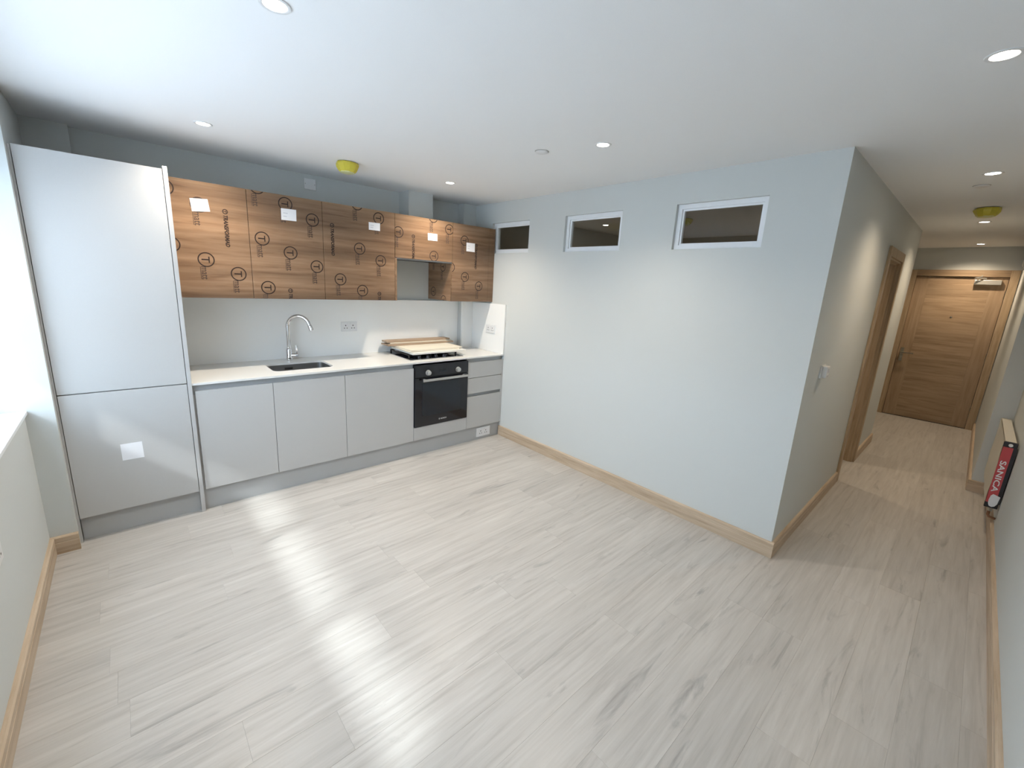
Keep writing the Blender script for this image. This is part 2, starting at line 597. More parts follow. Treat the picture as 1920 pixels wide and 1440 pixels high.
skirting('baseboard_left', 'oak skirting under the window sill', 'y', XL, 1, YR + BT, YP - BT, 'oaky')
skirting('baseboard_pier', 'short oak skirting on the pier beside the tall cabinet', 'x', YP, -1, XL, XP + 0.004, 'oak')
skirting('baseboard_right', 'long oak skirting under the radiator wall', 'x', YR, 1, XL, XS, 'oak')
skirting('baseboard_step', 'oak skirting along the stepped-out hall wall', 'x', YR2, 1, XS, XE, 'oak')
skirting('baseboard_step_end', 'short oak skirting across the wall step', 'y', XS, -1, YR + BT, YR2 + BT, 'oaky')
skirting('baseboard_hall_end', 'oak skirting on end wall left of the front door', 'y', XE, -1, FY1 + 0.01, -2.0, 'oaky')

# inner windows in the partition
for i, (ya, yb) in enumerate(WIN):
    w = thing('window_%d' % (i + 1),
              ['small high white-framed window beside the wall cabinets', 'middle small high white-framed window in the partition',
               'small high white-framed window next to the hall corner'][i], 'window', (0.0, (ya + yb) / 2, WZ0), None, 'structure')
    x0, x1, t = 0.028, 0.088, 0.030
    bx('frame', 'upvc', w, (x0, x1, yb, ya, WZ0, WZ0 + t), (x0, x1, yb, ya, WZ1 - t, WZ1),
       (x0, x1, yb, yb + t, WZ0 + t, WZ1 - t), (x0, x1, ya - t, ya, WZ0 + t, WZ1 - t))
    t2 = t + 0.012
    bx('glazing_bead', 'upvc', w, (x0 + 0.012, x0 + 0.03, yb + t, ya - t, WZ0 + t, WZ0 + t2), (x0 + 0.012, x0 + 0.03, yb + t, ya - t, WZ1 - t2, WZ1 - t),
       (x0 + 0.012, x0 + 0.03, yb + t, yb + t2, WZ0 + t2, WZ1 - t2), (x0 + 0.012, x0 + 0.03, ya - t2, ya - t, WZ0 + t2, WZ1 - t2))
    bx('pane', 'glass', w, (x0 + 0.030, x0 + 0.034, yb + t, ya - t, WZ0 + t, WZ1 - t))

# the big window in the left wall
w = thing('window_4', 'large white framed window with added frosted upper panes above the sill', 'window', (-3.60, -2.35, 0.85), None, 'structure')
y0, y1 = -3.30, YP
z0, z1 = 0.85, 2.11
mull = [y0, y0 + (y1 - y0) / 3, y0 + 2 * (y1 - y0) / 3, y1]
ZTR = 1.27           # added transom; sun passes only through the clear panes below it
fr = [(-3.64, -3.57, y0 + 0.06, y1 - 0.06, ZTR, ZTR + 0.05), (-3.64, -3.57, y0, y1, z0, z0 + 0.06), (-3.64, -3.57, y0, y1, z1 - 0.06, z1)]
for k, y in enumerate(mull):
    a = y if k == 0 else (y - 0.06 if k == 3 else y - 0.03)
    fr.append((-3.64, -3.57, a, a + 0.06, z0 + 0.06, z1 - 0.06))
bx('frame', 'upvc', w, *fr)
for k in range(3):
    bx('pane', 'extglass', w, (-3.608, -3.602, mull[k] + 0.03, mull[k + 1] - 0.03, z0 + 0.06, ZTR))
    bx('added_frosted_pane', 'frost', w, (-3.608, -3.602, mull[k] + 0.03, mull[k + 1] - 0.03, ZTR + 0.05, z1 - 0.06))  # unseen, added to limit direct sun to a low band
o = bx('window_sill', 'upvc', None, (-3.57, XL + 0.012, -3.30, YP, 0.83, 0.85), bevel=0.003)
tag(o, 'white window sill board beside the pier', 'window sill', None, 'structure')

# ================================================================== KITCHEN
YD = -0.562
ZB, ZT = 0.1537, 0.8466
def dz(name, mat, parent, x0, x1, z0, z1, yf=YD, t=0.019, bevel=0.0012):
    return bx(name, mat, parent, (x0 + 0.0015, x1 - 0.0015, yf, yf + t, z0, z1), bevel=bevel)

# --- tall cabinet
TX0, TX1, TYF = -3.263, -2.690, -0.5716
t = thing('tall_cabinet', 'tall pale grey two-door fridge cabinet beside the window pier', 'cabinet', (-2.97, -0.2, 0))
bx('body', 'carcass', t, (TX0 + 0.004, TX1 - 0.002, TYF + 0.022, 0.03, 0.15, 2.168))
d_up = dz('door', 'front', t, TX0, TX1, 0.9060, 2.1712, TYF)
d_lo = dz('door', 'front', t, TX0, TX1, 0.1537, 0.9000, TYF)
d_up['label'] = 'long upper door'; d_lo['label'] = 'shorter lower door with a white paper sticker'
bx('end_panel', 'front', t, (-2.6885, -2.6665, TYF - 0.001, 0.03, 0.0, 2.188), bevel=0.001)
bx('plinth', 'plinth', t, (TX0, -2.6885, -0.535, -0.517, 0.0, 0.150))
bx('filler', 'front', t, (XP + 0.0003, TX0 - 0.0015, TYF + 0.004, TYF + 0.020, 0.0, 2.168))
bm = bmesh.new()
for vs in ([(-3.042, .570), (-2.943, .570), (-2.941, .467), (-3.041, .467)],):
    prism(bm, vs, TYF - 0.0006, TYF - 0.0001, 'y')
s = obj('sticker', bm, 'paper', d_lo)

# --- base cabinets
BX = [-2.6546, -2.2005, -1.6828, -1.0655, -0.4653, -0.0209]
base_labels = ['pale grey base cabinet between tall cabinet and sink cabinet', 'pale grey base cabinet under the sink',
               'pale grey base cabinet between sink and oven']
for i in range(3):
    t = thing('base_cabinet', base_labels[i], 'cabinet', ((BX[i] + BX[i + 1]) / 2, -0.3, 0), 'handleless base cabinets')
    x0 = BX[i]
    if i == 0:
        x0 = -2.6655
    top = 0.70 if i == 1 else 0.83
    x1 = BX[i + 1]
    bx('body', 'carcass', t, (x0, x0 + 0.018, YD + 0.021, 0.05, 0.15, 0.835), (x1 - 0.018, x1, YD + 0.021, 0.05, 0.15, 0.835),
       (x0 + 0.018, x1 - 0.018, YD + 0.021, 0.05, 0.15, 0.168), (x0 + 0.018, x1 - 0.018, 0.042, 0.05, 0.168, 0.835))
    dz('door', 'front', t, BX[i], BX[i + 1], ZB, ZT)
    bx('handle_rail', 'rail', t, (x0, x1, YD + 0.020, YD + 0.040, 0.835, 0.8858), (x0, x1, YD + 0.0195, YD + 0.028, 0.820, 0.8355))
# --- oven housing
t = thing('oven_housing', 'pale grey oven housing cabinet with a narrow panel below the oven', 'cabinet', (-0.765, -0.3, 0))
x0, x1 = BX[3], BX[4]
bx('body', 'carcass', t, (x0, x1, YD + 0.021, 0.05, 0.15, 0.2815))
dz('panel', 'front', t, x0, x1, ZB, 0.2790)
# --- oven
ov = thing('oven', 'black built-in single oven with steel handle bar', 'oven', (-0.765, -0.3, 0.282))
ox0, ox1 = x0 + 0.004, x1 - 0.004
bx('body', 'blackm', ov, (ox0, ox1, YD + 0.01, 0.0, 0.2825, 0.8700))
bx('door', 'black', ov, (ox0, ox1, YD - 0.012, YD + 0.010, 0.2845, 0.7520), bevel=0.003)
bx('window', 'ovenglass', ov, (ox0 + 0.075, ox1 - 0.085, YD - 0.0135, YD - 0.0125, 0.385, 0.700))
cp = bx('control_panel', 'black', ov, (ox0, ox1, YD - 0.012, YD + 0.010, 0.7560, 0.8700), bevel=0.003)
for kx in (-0.926, -0.595):
    bm = bmesh.new()
    lathe(bm, [(0.026, 0.0), (0.026, -0.004), (0.0215, -0.006), (0.0205, -0.026), (0.018, -0.028)], (kx, YD - 0.012, 0.796), 24, 'y')
    kn = obj('knob', bm, 'ovensteel', ov, smooth=True)
    bx('pointer', 'white', kn, (kx - 0.001, kx + 0.001, YD - 0.0405, YD - 0.0398, 0.802, 0.812))
bx('display', 'ovenglass', cp, (-0.80, -0.72, YD - 0.0128, YD - 0.0122, 0.790, 0.815))
bm = bmesh.new()
box(bm, -0.998, -0.502, YD - 0.058, YD - 0.046, 0.722, 0.744)
hb = obj('handle', bm, 'ovensteel', ov, bevel=0.003)
for kx in (-0.97, -0.53):
    bx('handle_post', 'ovensteel', hb, (kx - 0.008, kx + 0.008, YD - 0.047, YD - 0.012, 0.726, 0.740))
bm = bmesh.new()
flat(bm, fit_2d(text_2d('BOSCH', 0.05, 0.0008), 0.062, 0.0125), lambda a, b: (-0.748 + a, YD - 0.0126, 0.330 + b))
rv, rf = ring_2d(0.0075, 0.0058, 24)
flat(bm, (rv, rf), lambda a, b: (-0.796 + a, YD - 0.0126, 0.330 + b))
for r_ in (rect_2d(-0.0028, -0.0018, -0.0045, 0.0045), rect_2d(0.0018, 0.0028, -0.0045, 0.0045), rect_2d(-0.0018, 0.0018, -0.0006, 0.0006)):
    flat(bm, r_, lambda a, b: (-0.796 + a, YD - 0.0126, 0.330 + b))
obj('lettering', bm, 'white', ov)
# --- drawer unit
t = thing('drawer_cabinet', 'pale grey three-drawer cabinet between oven and partition wall', 'cabinet', (-0.245, -0.3, 0))
x0, x1 = BX[4], BX[5]
bx('body', 'carcass', t, (x0, -0.002, YD + 0.045, 0.0, 0.15, 0.835), (x0, x0 + 0.015, YD + 0.021, YD + 0.045, 0.15, 0.835), (-0.017, -0.002, YD + 0.021, YD + 0.045, 0.15, 0.835))
dz('drawer_front', 'front', t, x0, x1, 0.6865, ZT)
dz('drawer_front', 'front', t, x0, x1, 0.5220, 0.6815)
dz('drawer_front', 'front', t, x0, x1, ZB, 0.4880)
bx('handle_rail', 'rail', t, (x0, x1, YD + 0.020, YD + 0.040, 0.835, 0.8858), (x0, x1, YD + 0.0195, YD + 0.028, 0.820, 0.8355))
bx('handle_rail', 'rail', t, (x0, x1, YD + 0.024, YD + 0.036, 0.478, 0.532))
bx('filler', 'front', t, (x1, -0.0005, YD, YD + 0.019, ZB, ZT))
# --- plinth
pl = bx('plinth', 'plinth', None, (-2.6660, -0.0005, -0.535, -0.517, 0.0, 0.150))
tag(pl, 'grey plinth board running under the base cabinets', 'plinth')

# --- worktop with sink cut-out
def rrect(x0, x1, y0, y1, r, n=6):
    pts = []
    for cx, cy, a0 in ((x1 - r, y1 - r, 0), (x0 + r, y1 - r, 90), (x0 + r, y0 + r, 180), (x1 - r, y0 + r, 270)):
        for k in range(n + 1):
            a = math.radians(a0 + 90 * k / n)
            pts.append((cx + r * math.cos(a), cy + r * math.sin(a)))
    return pts
SX0, SX1, SY0, SY1 = -2.155, -1.712, -0.425, -0.125
bm = bmesh.new()
outer = [(-2.6660, -0.567), (-0.0005, -0.567), (-0.0005, -0.0005), (-0.1655, -0.0005), (-0.1655, YB - 0.0005), (-2.6660, YB - 0.0005)]
inner = rrect(SX0, SX1, SY0, SY1, 0.05)
es = []
for loop in (outer, inner):
    vs = [bm.verts.new((x, y, 0.90)) for x, y in loop]
    es += [bm.edges.new((vs[k], vs[(k + 1) % len(vs)])) for k in range(len(vs))]
bmesh.ops.triangle_fill(bm, use_beauty=True, use_dissolve=False, edges=es)
ext = bmesh.ops.extrude_face_region(bm, geom=bm.faces[:])
for v in [g for g in ext['geom'] if isinstance(g, bmesh.types.BMVert)]:
    v.co.z -= 0.014
tag(obj('worktop', bm, 'quartz'), 'white quartz worktop along the kitchen run', 'worktop')

# --- splashbacks
tag(bx('splashback', 'splash', None, (-2.6655, -0.1660, 0.065, YB - 0.0005, 0.9005, 1.413)), 'white stone splashback behind sink and hob', 'splashback')
tag(bx('splashback', 'splash', None, (-0.1655, -0.0205, -0.0200, -0.0005, 0.9005, 1.413)), 'narrow white splashback strip on the corner column', 'splashback')
tag(bx('splashback', 'splash', None, (-0.0200, -0.0005, -0.572, -0.0205, 0.9005, 1.416)), 'white stone splashback on the partition wall with a socket', 'splashback')

# --- sink
sk = thing('sink', 'undermount stainless steel sink bowl in the white worktop', 'sink', (-1.93, -0.275, 0.70))
bm = bmesh.new()
prof = [(0.016, 0.8857), (0.0, 0.8857), (0.0, 0.866), (-0.004, 0.74), (-0.02, 0.715), (-0.05, 0.708)]
rings = []
for off, z in prof:
    rings.append([bm.verts.new((x, y, z)) for x, y in rrect(SX0 - off, SX1 + off, SY0 - off, SY1 + off, max(0.012, 0.05 + off * 0.6))])
for a, b_ in zip(rings, rings[1:]):
    n = len(a)
    for k in range(n):
        bm.faces.new((a[k], a[(k + 1) % n], b_[(k + 1) % n], b_[k]))
bm.faces.new(rings[-1])
obj('bowl', bm, 'steel', sk, smooth=True)
bm = bmesh.new()
lathe(bm, [(0.045, 0.709), (0.043, 0.7115), (0.03, 0.711), (0.028, 0.7095)], (-1.93, -0.275, 0), 24)
obj('waste', bm, 'chrome', sk, smooth=True)
bx('overflow', 'dark', sk, (-2.01, -1.95, SY1 - 0.004, SY1 + 0.0005, 0.845, 0.862))

# --- tap
tp = thing('tap', 'chrome swan-neck kitchen tap behind the sink', 'tap', (-1.942, -0.02, 0.90))
bm = bmesh.new()
lathe(bm, [(0.027, 0.9005), (0.027, 0.904), (0.024, 0.907), (0.0235, 0.99), (0.020, 1.0), (0.016, 1.006)], (-1.942, -0.02, 0), 20)
obj('body', bm, 'chrome', tp, smooth=True)
pts = [(-1.942, -0.02, 1.00), (-1.942, -0.02, 1.10), (-1.942, -0.02, 1.19)]
dirx, diry = 0.80, -0.60
R_ = 0.088
for k in range(1, 15):
    a = math.pi - math.radians(165) * k / 14
    u = R_ + R_ * math.cos(a)
    pts.append((-1.942 + dirx * u, -0.02 + diry * u, 1.19 + R_ * math.sin(a)))
p_end = Vector(pts[-1]); p_prev = Vector(pts[-2]); dd = (p_end - p_prev).normalized()
pts.append(tuple(p_end + dd * 0.012))
bm = bmesh.new()
tube(bm, pts, 0.0150, 16)
obj('spout', bm, 'chrome', tp, smooth=True)
bm = bmesh.new()
tube(bm, [tuple(p_end + dd * 0.008), tuple(p_end + dd * 0.014), tuple(p_end + dd * 0.052), tuple(p_end + dd * 0.056)], [0.015, 0.0175, 0.0175, 0.014], 14)
obj('spray_head', bm, 'chrome', tp, smooth=True)
bm = bmesh.new()
tube(bm, [(-1.925, -0.03, 0.945), (-1.885, -0.055, 0.945), (-1.880, -0.058, 0.945)], [0.016, 0.016, 0.013], 14)
lv = obj('lever_hub', bm, 'chrome', tp, smooth=True)
bm = bmesh.new()
tube(bm, [(-1.893, -0.050, 0.955), (-1.890, -0.052, 0.985), (-1.893, -0.050, 1.030)], [0.007, 0.008, 0.009], 10)
obj('lever', bm, 'chrome', lv, smooth=True)

# --- hob
hb = thing('hob', 'black gas hob under a pile of loose boards', 'hob', (-0.765, -0.235, 0.90))
HX0, HX1, HY0, HY1 = -1.055, -0.475, -0.485, 0.015
bx('glass_top', 'black', hb, (HX0, HX1, HY0, HY1, 0.9005, 0.9085), bevel=0.002)
bx('edge_trim', 'ovensteel', hb, (HX0 - 0.003, HX1 + 0.003, HY0 - 0.003, HY0, 0.9005, 0.9075), (HX0 - 0.003, HX0, HY0, HY1, 0.9005, 0.9075), (HX1, HX1 + 0.003, HY0, HY1, 0.9005, 0.9075))
for (qx, qy, qr) in ((-0.91, -0.11, 0.045), (-0.62, -0.11, 0.035), (-0.91, -0.33, 0.035), (-0.62, -0.33, 0.05)):
    bm = bmesh.new()
    lathe(bm, [(qr + 0.012, 0.9087), (qr + 0.01, 0.914), (qr, 0.916), (qr, 0.924), (qr - 0.006, 0.927)], (qx, qy, 0), 20)
    bn = obj('burner', bm, 'iron', hb, smooth=True)
for sx in (-0.91, -0.62):
    bm = bmesh.new()
    for qy in (-0.40, -0.22, -0.04):
        box(bm, sx - 0.12, sx + 0.12, qy - 0.005, qy + 0.005, 0.932, 0.942)
    for qx in (sx - 0.115, sx, sx + 0.115):
        box(bm, qx - 0.005, qx + 0.005, -0.40, -0.04, 0.931, 0.941)
    for qx in (sx - 0.115, sx + 0.115):
        for qy in (-0.40, -0.04):
            box(bm, qx - 0.006, qx + 0.006, qy - 0.006, qy + 0.006, 0.9086, 0.935)
    obj('pan_support', bm, 'iron', hb)
for kx in (-0.95, -0.86, -0.77, -0.68):
    bm = bmesh.new()
    lathe(bm, [(0.02, 0.9087), (0.02, 0.911), (0.0165, 0.913), (0.015, 0.930), (0.012, 0.932)], (kx, -0.455, 0), 18)
    obj('knob', bm, 'blackm', hb, smooth=True)

# --- loose boards on the hob
def board(label, mat, cx, cy, w, dpt, z0, th, rz=0.0):
    bm = bmesh.new()
    box(bm, -w / 2, w / 2, -dpt / 2, dpt / 2, 0, th)
    bmesh.ops.bevel(bm, geom=bm.edges[:], offset=0.001, segments=1, affect='EDGES')
    o = obj('board', bm, mat)
    o.location = (cx, cy, z0)
    o.rotation_euler = (0, 0, math.radians(rz))
    return tag(o, label, 'board', 'loose cabinet boards on the hob')
board('white loose board, bottom of the pile on the hob', 'boardw', -0.706, -0.225, 0.60, 0.43, 0.9425, 0.017, 0)
board('cream loose board above the bottom board, slightly pushed back', 'board', -0.735, -0.190, 0.565, 0.40, 0.9600, 0.008, -1)
board('cream topped loose board in the middle of the pile', 'board', -0.715, -0.180, 0.585, 0.42, 0.9685, 0.014, 1)
board('brown loose strip lying along the back of the pile', 'strip', -0.715, -0.040, 0.76, 0.15, 0.9830, 0.016, 1)
board('cream loose strip between the two brown strips', 'board', -0.700, -0.022, 0.70, 0.13, 0.9995, 0.010, -1)
board('brown loose strip on top of the pile at the back', 'strip', -0.722, -0.018, 0.73, 0.11, 1.0100, 0.016, 0.5)

# --- wall cabinets with printed film
UX = [-2.6531, -2.2324, -1.7320, -1.1283, -0.5270, -0.0728]
YU, UB, UT, HBZ = -0.3367, 1.4321, 2.1714, 1.8040
TR_LEN, TR_H = 0.246, 0.034
def print_marks(door, marks, x0, x1, z0, z1, plane='y', face=YU):
    """flat print on the film, one piece per mark: T circled letter, M the word under it, R long lettering read downwards"""
    e = -0.0004
    s = -1 if plane == 'x' else 1
    def P(u, v):
        return (u, face + e, v) if plane == 'y' else (face + e, u, v)
    def rot(cu, cv):
        return lambda a, b: P(cu + s * b, cv - a)
    def finish(bm, name, mat):
        if plane == 'y':
            clip(bm, [((x0, 0, 0), (-1, 0, 0)), ((x1, 0, 0), (1, 0, 0)), ((0, 0, z0), (0, 0, -1)), ((0, 0, z1), (0, 0, 1))])
        else:
            clip(bm, [((0, x0, 0), (0, -1, 0)), ((0, x1, 0), (0, 1, 0)), ((0, 0, z0), (0, 0, -1)), ((0, 0, z1), (0, 0, 1))])
        if bm.faces:
            obj(name, bm, mat, door)
        else:
            bm.free()
    for k, u, v in marks:
        if 'T' in k:
            bm = bmesh.new()
            flat(bm, ring_2d(0.0475, 0.0405, 36), rot(u, v))
            flat(bm, rect_2d(-0.020, 0.020, 0.0125, 0.0195), rot(u, v))
            flat(bm, rect_2d(-0.0042, 0.0042, -0.026, 0.0125), rot(u, v))
            finish(bm, 'circled_letter', 'ink')
        if 'M' in k:
            bm = bmesh.new()
            flat(bm, fit_2d(text_2d('matt', 0.06, 0.0005), 0.084, 0.032), rot(u - s * 0.016, v - 0.088))
            flat(bm, rect_2d(-0.040, 0.040, -0.0215, -0.0185), rot(u - s * 0.016, v - 0.088))
            finish(bm, 'film_word', 'ink2')
        if k == 'R':
            bm = bmesh.new()
            flat(bm, ring_2d(0.0165, 0.0110, 24), rot(u, v - 0.015))
            flat(bm, rect_2d(-0.008, 0.008, 0.004, 0.008), rot(u, v - 0.015))
            flat(bm, rect_2d(-0.002, 0.002, -0.010, 0.004), rot(u, v - 0.015))
            flat(bm, fit_2d(text_2d('TRANSFORMAD', 0.05, 0.0022, 0.25), TR_LEN - 0.040, 0.026), rot(u, v - 0.038 - (TR_LEN - 0.040) / 2))
            finish(bm, 'film_lettering', 'ink')
def sticker(door, quad):
    bm = bmesh.new()
    prism(bm, quad, YU - 0.0012, YU - 0.0006, 'y')
    o = obj('paper_label', bm, 'paper', door)
    (ax, az), (dx_, dz_) = quad[0], quad[3]
    for fz, ln in ((0.38, 0.030), (0.66, 0.024)):
        x = ax + (dx_ - ax) * fz + 0.014
        z = az + (dz_ - az) * fz
        bx('label_print', 'faint', door, (x, x + ln, YU - 0.00135, YU - 0.0012, z - 0.003, z + 0.003))
    return o

wall_lab = ['film-wrapped wall cabinet next to the tall cabinet', 'film-wrapped wall cabinet above the sink, second from tall cabinet',
            'film-wrapped wall cabinet between sink cabinet and extractor', 'short film-wrapped cabinet over the extractor hood',
            'film-wrapped wall cabinet beside the partition wall']
MK = [
    [('TM', -2.495, 1.684), ('TM', -2.315, 1.600), ('TM', -2.671, 1.767), ('T', -2.673, 2.107), ('TM', -2.506, 2.027), ('R', -2.364, 2.020)],
    [('TM', -2.164, 2.197), ('TM', -1.988, 2.111), ('TM', -1.805, 2.025), ('TM', -2.153, 1.854), ('TM', -1.971, 1.771), ('TM', -1.787, 1.683),
     ('TM', -2.135, 1.512), ('R', -1.987, 1.509)],
    [('TM', -1.456, 2.193), ('TM', -1.274, 2.108), ('TM', -1.443, 1.849), ('TM', -1.260, 1.765), ('TM', -1.608, 1.595), ('TM', -1.426, 1.510),
     ('R', -1.660, 2.020), ('R', -1.277, 1.503)],
    [('TM', -0.745, 2.188), ('TM', -1.094, 2.020), ('TM', -0.568, 2.102), ('T', -0.733, 1.847), ('R', -0.949, 2.014)],
    [('TM', -0.387, 2.020), ('TM', -0.371, 1.674), ('TM', -0.193, 1.589), ('TM', -0.544, 1.757), ('R', -0.242, 2.002)],
]
STK = [[(-2.551, 2.061), (-2.456, 2.068), (-2.448, 1.993), (-2.545, 1.982)], [(-2.019, 2.079), (-1.917, 2.081), (-1.919, 2.001), (-2.021, 1.999)],
       [(-1.362, 2.068), (-1.263, 2.070), (-1.264, 2.008), (-1.362, 2.008)], [(-0.802, 2.045), (-0.700, 2.046), (-0.699, 1.984), (-0.800, 1.983)],
       [(-0.364, 2.005), (-0.260, 2.005), (-0.260, 1.922), (-0.363, 1.923)]]
for i in range(5):
    x0, x1 = UX[i], UX[i + 1]
    zb = HBZ if i == 3 else UB
    t = thing('wall_cabinet', wall_lab[i], 'cabinet', ((x0 + x1) / 2, -0.1, zb), 'wall cabinets in printed protective film')
    bxl, bxr = x0 + 0.0005, x1 - 0.0005
    if i == 0: bxl = -2.6660
    if i == 2: bxr = x1 - 0.001
    if i == 3: bxl = x0 + 0.0195
    if i == 4: bxl = x0 + 0.019
    yb_ = -0.0205 if i == 4 else YB - 0.0005
    if i == 4:
        bx('body', 'carcass', t, (bxl, bxr, YU + 0.021, -0.0005, UB + 0.002, UT))
    elif i == 3:
        bx('body', 'carcass', t, (bxl, bxr, YU + 0.021, -0.0905, zb + 0.02, UT))
    else:
        bx('body', 'carcass', t, (bxl, bxr, YU + 0.021, YB - 0.0005, zb + 0.002, UT))
    dr = dz('door', 'film', t, x0, x1, zb, UT, YU)
    print_marks(dr, MK[i], x0 + 0.002, x1 - 0.002, zb + 0.001, UT - 0.001)
    sticker(dr, STK[i])
    if i == 2:
        bx('end_panel', 'filmy', t, (x1 + 0.0008, x1 + 0.0188, YU + 0.001, YB - 0.0005, UB, HBZ - 0.004))
    if i == 3:
        bx('extractor', 'steel', t, (x0 + 0.020, x1 - 0.001, YU + 0.006, -0.0905, zb - 0.012, zb + 0.018), bevel=0.002)
        bx('filter', 'dark', t, (x0 + 0.09, x1 - 0.07, YU + 0.05, -0.14, zb - 0.0135, zb - 0.012))
    if i == 4:
        ep = bx('end_panel', 'filmy', t, (x0 + 0.001, x0 + 0.0185, YU + 0.0205, YB - 0.0005, UB, UT))
        print_marks(ep, [('TM', -0.175, 1.763), ('T', -0.002, 1.512), ('T', -0.193, 1.435), ('TM', -0.02, 1.86)], YU + 0.022, YB - 0.01, UB + 0.001, HBZ - 0.012, 'x', x0 + 0.001)
        bx('filler', 'film', t, (x1, -0.0005, YU + 0.001, YU + 0.019, UB, UT))

# --- sockets and plates
def socket(label, origin, ax, w=0.147, h=0.088, sgn=-1, doubles=True, group='white sockets'):
    """wall plate. ax='y': plate in xz plane facing -y ; ax='x': plate in yz plane, sgn gives facing"""
    t = thing('socket', label, 'socket', origin, group)
    ox, oy, oz = origin
    def rb(name, mat, par, u0, u1, v0, v1, d0, d1, bevel=0.0):
        if ax == 'y':
            return bx(name, mat, par, (ox + u0, ox + u1, oy - d1, oy - d0, oz + v0, oz + v1), bevel=bevel)
        return bx(name, mat, par, (ox + sgn * d0, ox + sgn * d1, oy + u0, oy + u1, oz + v0, oz + v1), bevel=bevel)
    p = rb('plate', 'white', t, -w / 2, w / 2, -h / 2, h / 2, 0.0002, 0.009, 0.002)
    for s in ((-0.034, 0.034) if doubles else (0,)):
        for (a0, a1, b0, b1) in ((-0.004, 0.004, 0.005, 0.016), (-0.016, -0.008, -0.018, -0.010), (0.008, 0.016, -0.018, -0.010)):
            rb('pin_hole', 'dark', p, s + a0, s + a1, b0, b1, 0.0088, 0.0094)
        rb('switch', 'white', t, s * 0.45 - 0.007, s * 0.45 + 0.007, 0.020, 0.036, 0.0085, 0.0125, 0.001)
    return t
socket('white double socket on splashback between tap and hob', (-1.394, 0.065, 1.163), 'y')
socket('white switch and socket plate on the partition splashback', (-0.020, -0.353, 1.146), 'x', sgn=-1, w=0.15)
socket('white socket set in the plinth under the drawers', (-0.222, -0.535, 0.075), 'y', w=0.185, h=0.098)
socket('white double socket under the window sill', (XL, -1.63, 0.56), 'x', sgn=1)
t = thing('blank_plate', 'white square blank plate on wall above the cabinets', 'wall plate', (-1.675, YB, 2.355))
bx('plate', 'white', t, (-1.722, -1.628, YB - 0.010, YB - 0.0003, 2.312, 2.398), bevel=0.003)
for sx in (-1.712, -1.638):
    bm = bmesh.new()
    lathe(bm, [(0.004, 0.0), (0.0035, -0.001)], (sx, YB - 0.010, 2.355), 10, 'y')
    obj('screw', bm, 'silver', t)

# ================================================================== CEILING THINGS
def downlight(x, y, label, watts, col, spot=2.4, blend=1.0):
    t = thing('downlight', label, 'ceiling light', (x, y, H), 'recessed ceiling downlights')
    bm = bmesh.new()
    lathe(bm, [(0.046, -0.0002), (0.045, -0.0035), (0.040, -0.005), (0.034, -0.003), (0.033, -0.0004)], (x, y, H), 32, cap=False)
    obj('trim_ring', bm, 'white', t, smooth=True)
    bm = bmesh.new()
    lathe(bm, [(0.033, -0.0004), (0.033, -0.0016)], (x, y, H), 28)
    obj('lamp_face', bm, 'lamp', t)
    ld = bpy.data.lights.new('downlight_beam', 'SPOT')
    ld.energy = watts
    ld.color = col
    ld.spot_size = spot
    ld.spot_blend = blend
    ld.shadow_soft_size = 0.025
    lo = bpy.data.objects.new('downlight_beam', ld)
    COL.objects.link(lo)
    lo.location = (x, y, H - 0.012)
    lo.parent = t
    lo.matrix_parent_inverse = Matrix.Translation(-t.location)
    return t
downlight(-2.490, -2.240, 'round ceiling downlight in mid room on the window side', LAMP_W, COOLW)
downlight(-2.490, -0.700, 'round ceiling downlight in front of tall cabinet', LAMP_W * 1.25, COOLW)
downlight(-0.820, -2.245, 'round ceiling downlight beside the plain white ceiling disc', LAMP_W, COOLW)
downlight(-0.800, -0.680, 'round ceiling downlight in front of the boxed duct', LAMP_W * 1.6, COOLW)
downlight(-0.760, -3.750, 'round ceiling downlight before the hall entrance', LAMP_W * 0.14, WARMW)
downlight(1.010, -3.740, 'first round downlight inside the hall ceiling', HALL_W, WARMW)
downlight(3.127, -3.704, 'hall downlight just behind the yellow-covered detector', HALL_W, WARMW)
downlight(5.150, -3.672, 'hall downlight close to the front door', HALL_W * 1.5, WARMW)
downlight(1.770, -0.410, 'downlight seen through the middle small window', 22.0, WARMW)
downlight(2.150, -2.450, 'inner room downlight near the side doorway', 34.0, WARMW)

def detector(x, y, label):
    t = thing('smoke_detector', label, 'smoke detector', (x, y, H), 'detectors under yellow dust covers')
    bm = bmesh.new()
    lathe(bm, [(0.052, -0.0003), (0.052, -0.012), (0.046, -0.016)], (x, y, H), 28)
    obj('base', bm, 'white', t, smooth=True)
    bm = bmesh.new()
    lathe(bm, [(0.076, -0.004), (0.081, -0.018), (0.074, -0.036), (0.064, -0.056), (0.052, -0.068)], (x, y, H), 11, jitter=0.05, cap=False)
    cv = obj('dust_cover', bm, 'yellow', t)
    bm = bmesh.new()
    lathe(bm, [(0.054, -0.064), (0.052, -0.069), (0.034, -0.074)], (x, y, H), 11, jitter=0.03)
    obj('cover_base', bm, 'paleyellow', cv)
detector(-1.618, -0.568, 'yellow-covered ceiling detector above the wall cabinets')
detector(2.317, -3.725, 'yellow-covered ceiling detector in the hall')
detector(1.749, -1.479, 'yellow-covered detector seen through the window by the hall corner')
def disc(x, y, label):
    t = thing('ceiling_disc', label, 'ceiling disc', (x, y, H), 'flat white ceiling discs')
    bm = bmesh.new()
    lathe(bm, [(0.040, -0.0003), (0.040, -0.005), (0.036, -0.008), (0.010, -0.0095)], (x, y, H), 30)
    obj('cap', bm, 'white', t, smooth=True)
    bm = bmesh.new()
    lathe(bm, [(0.043, -0.0003), (0.043, -0.002), (0.040, -0.003)], (x, y, H), 30)
    obj('rim', bm, 'silver', t, smooth=True)
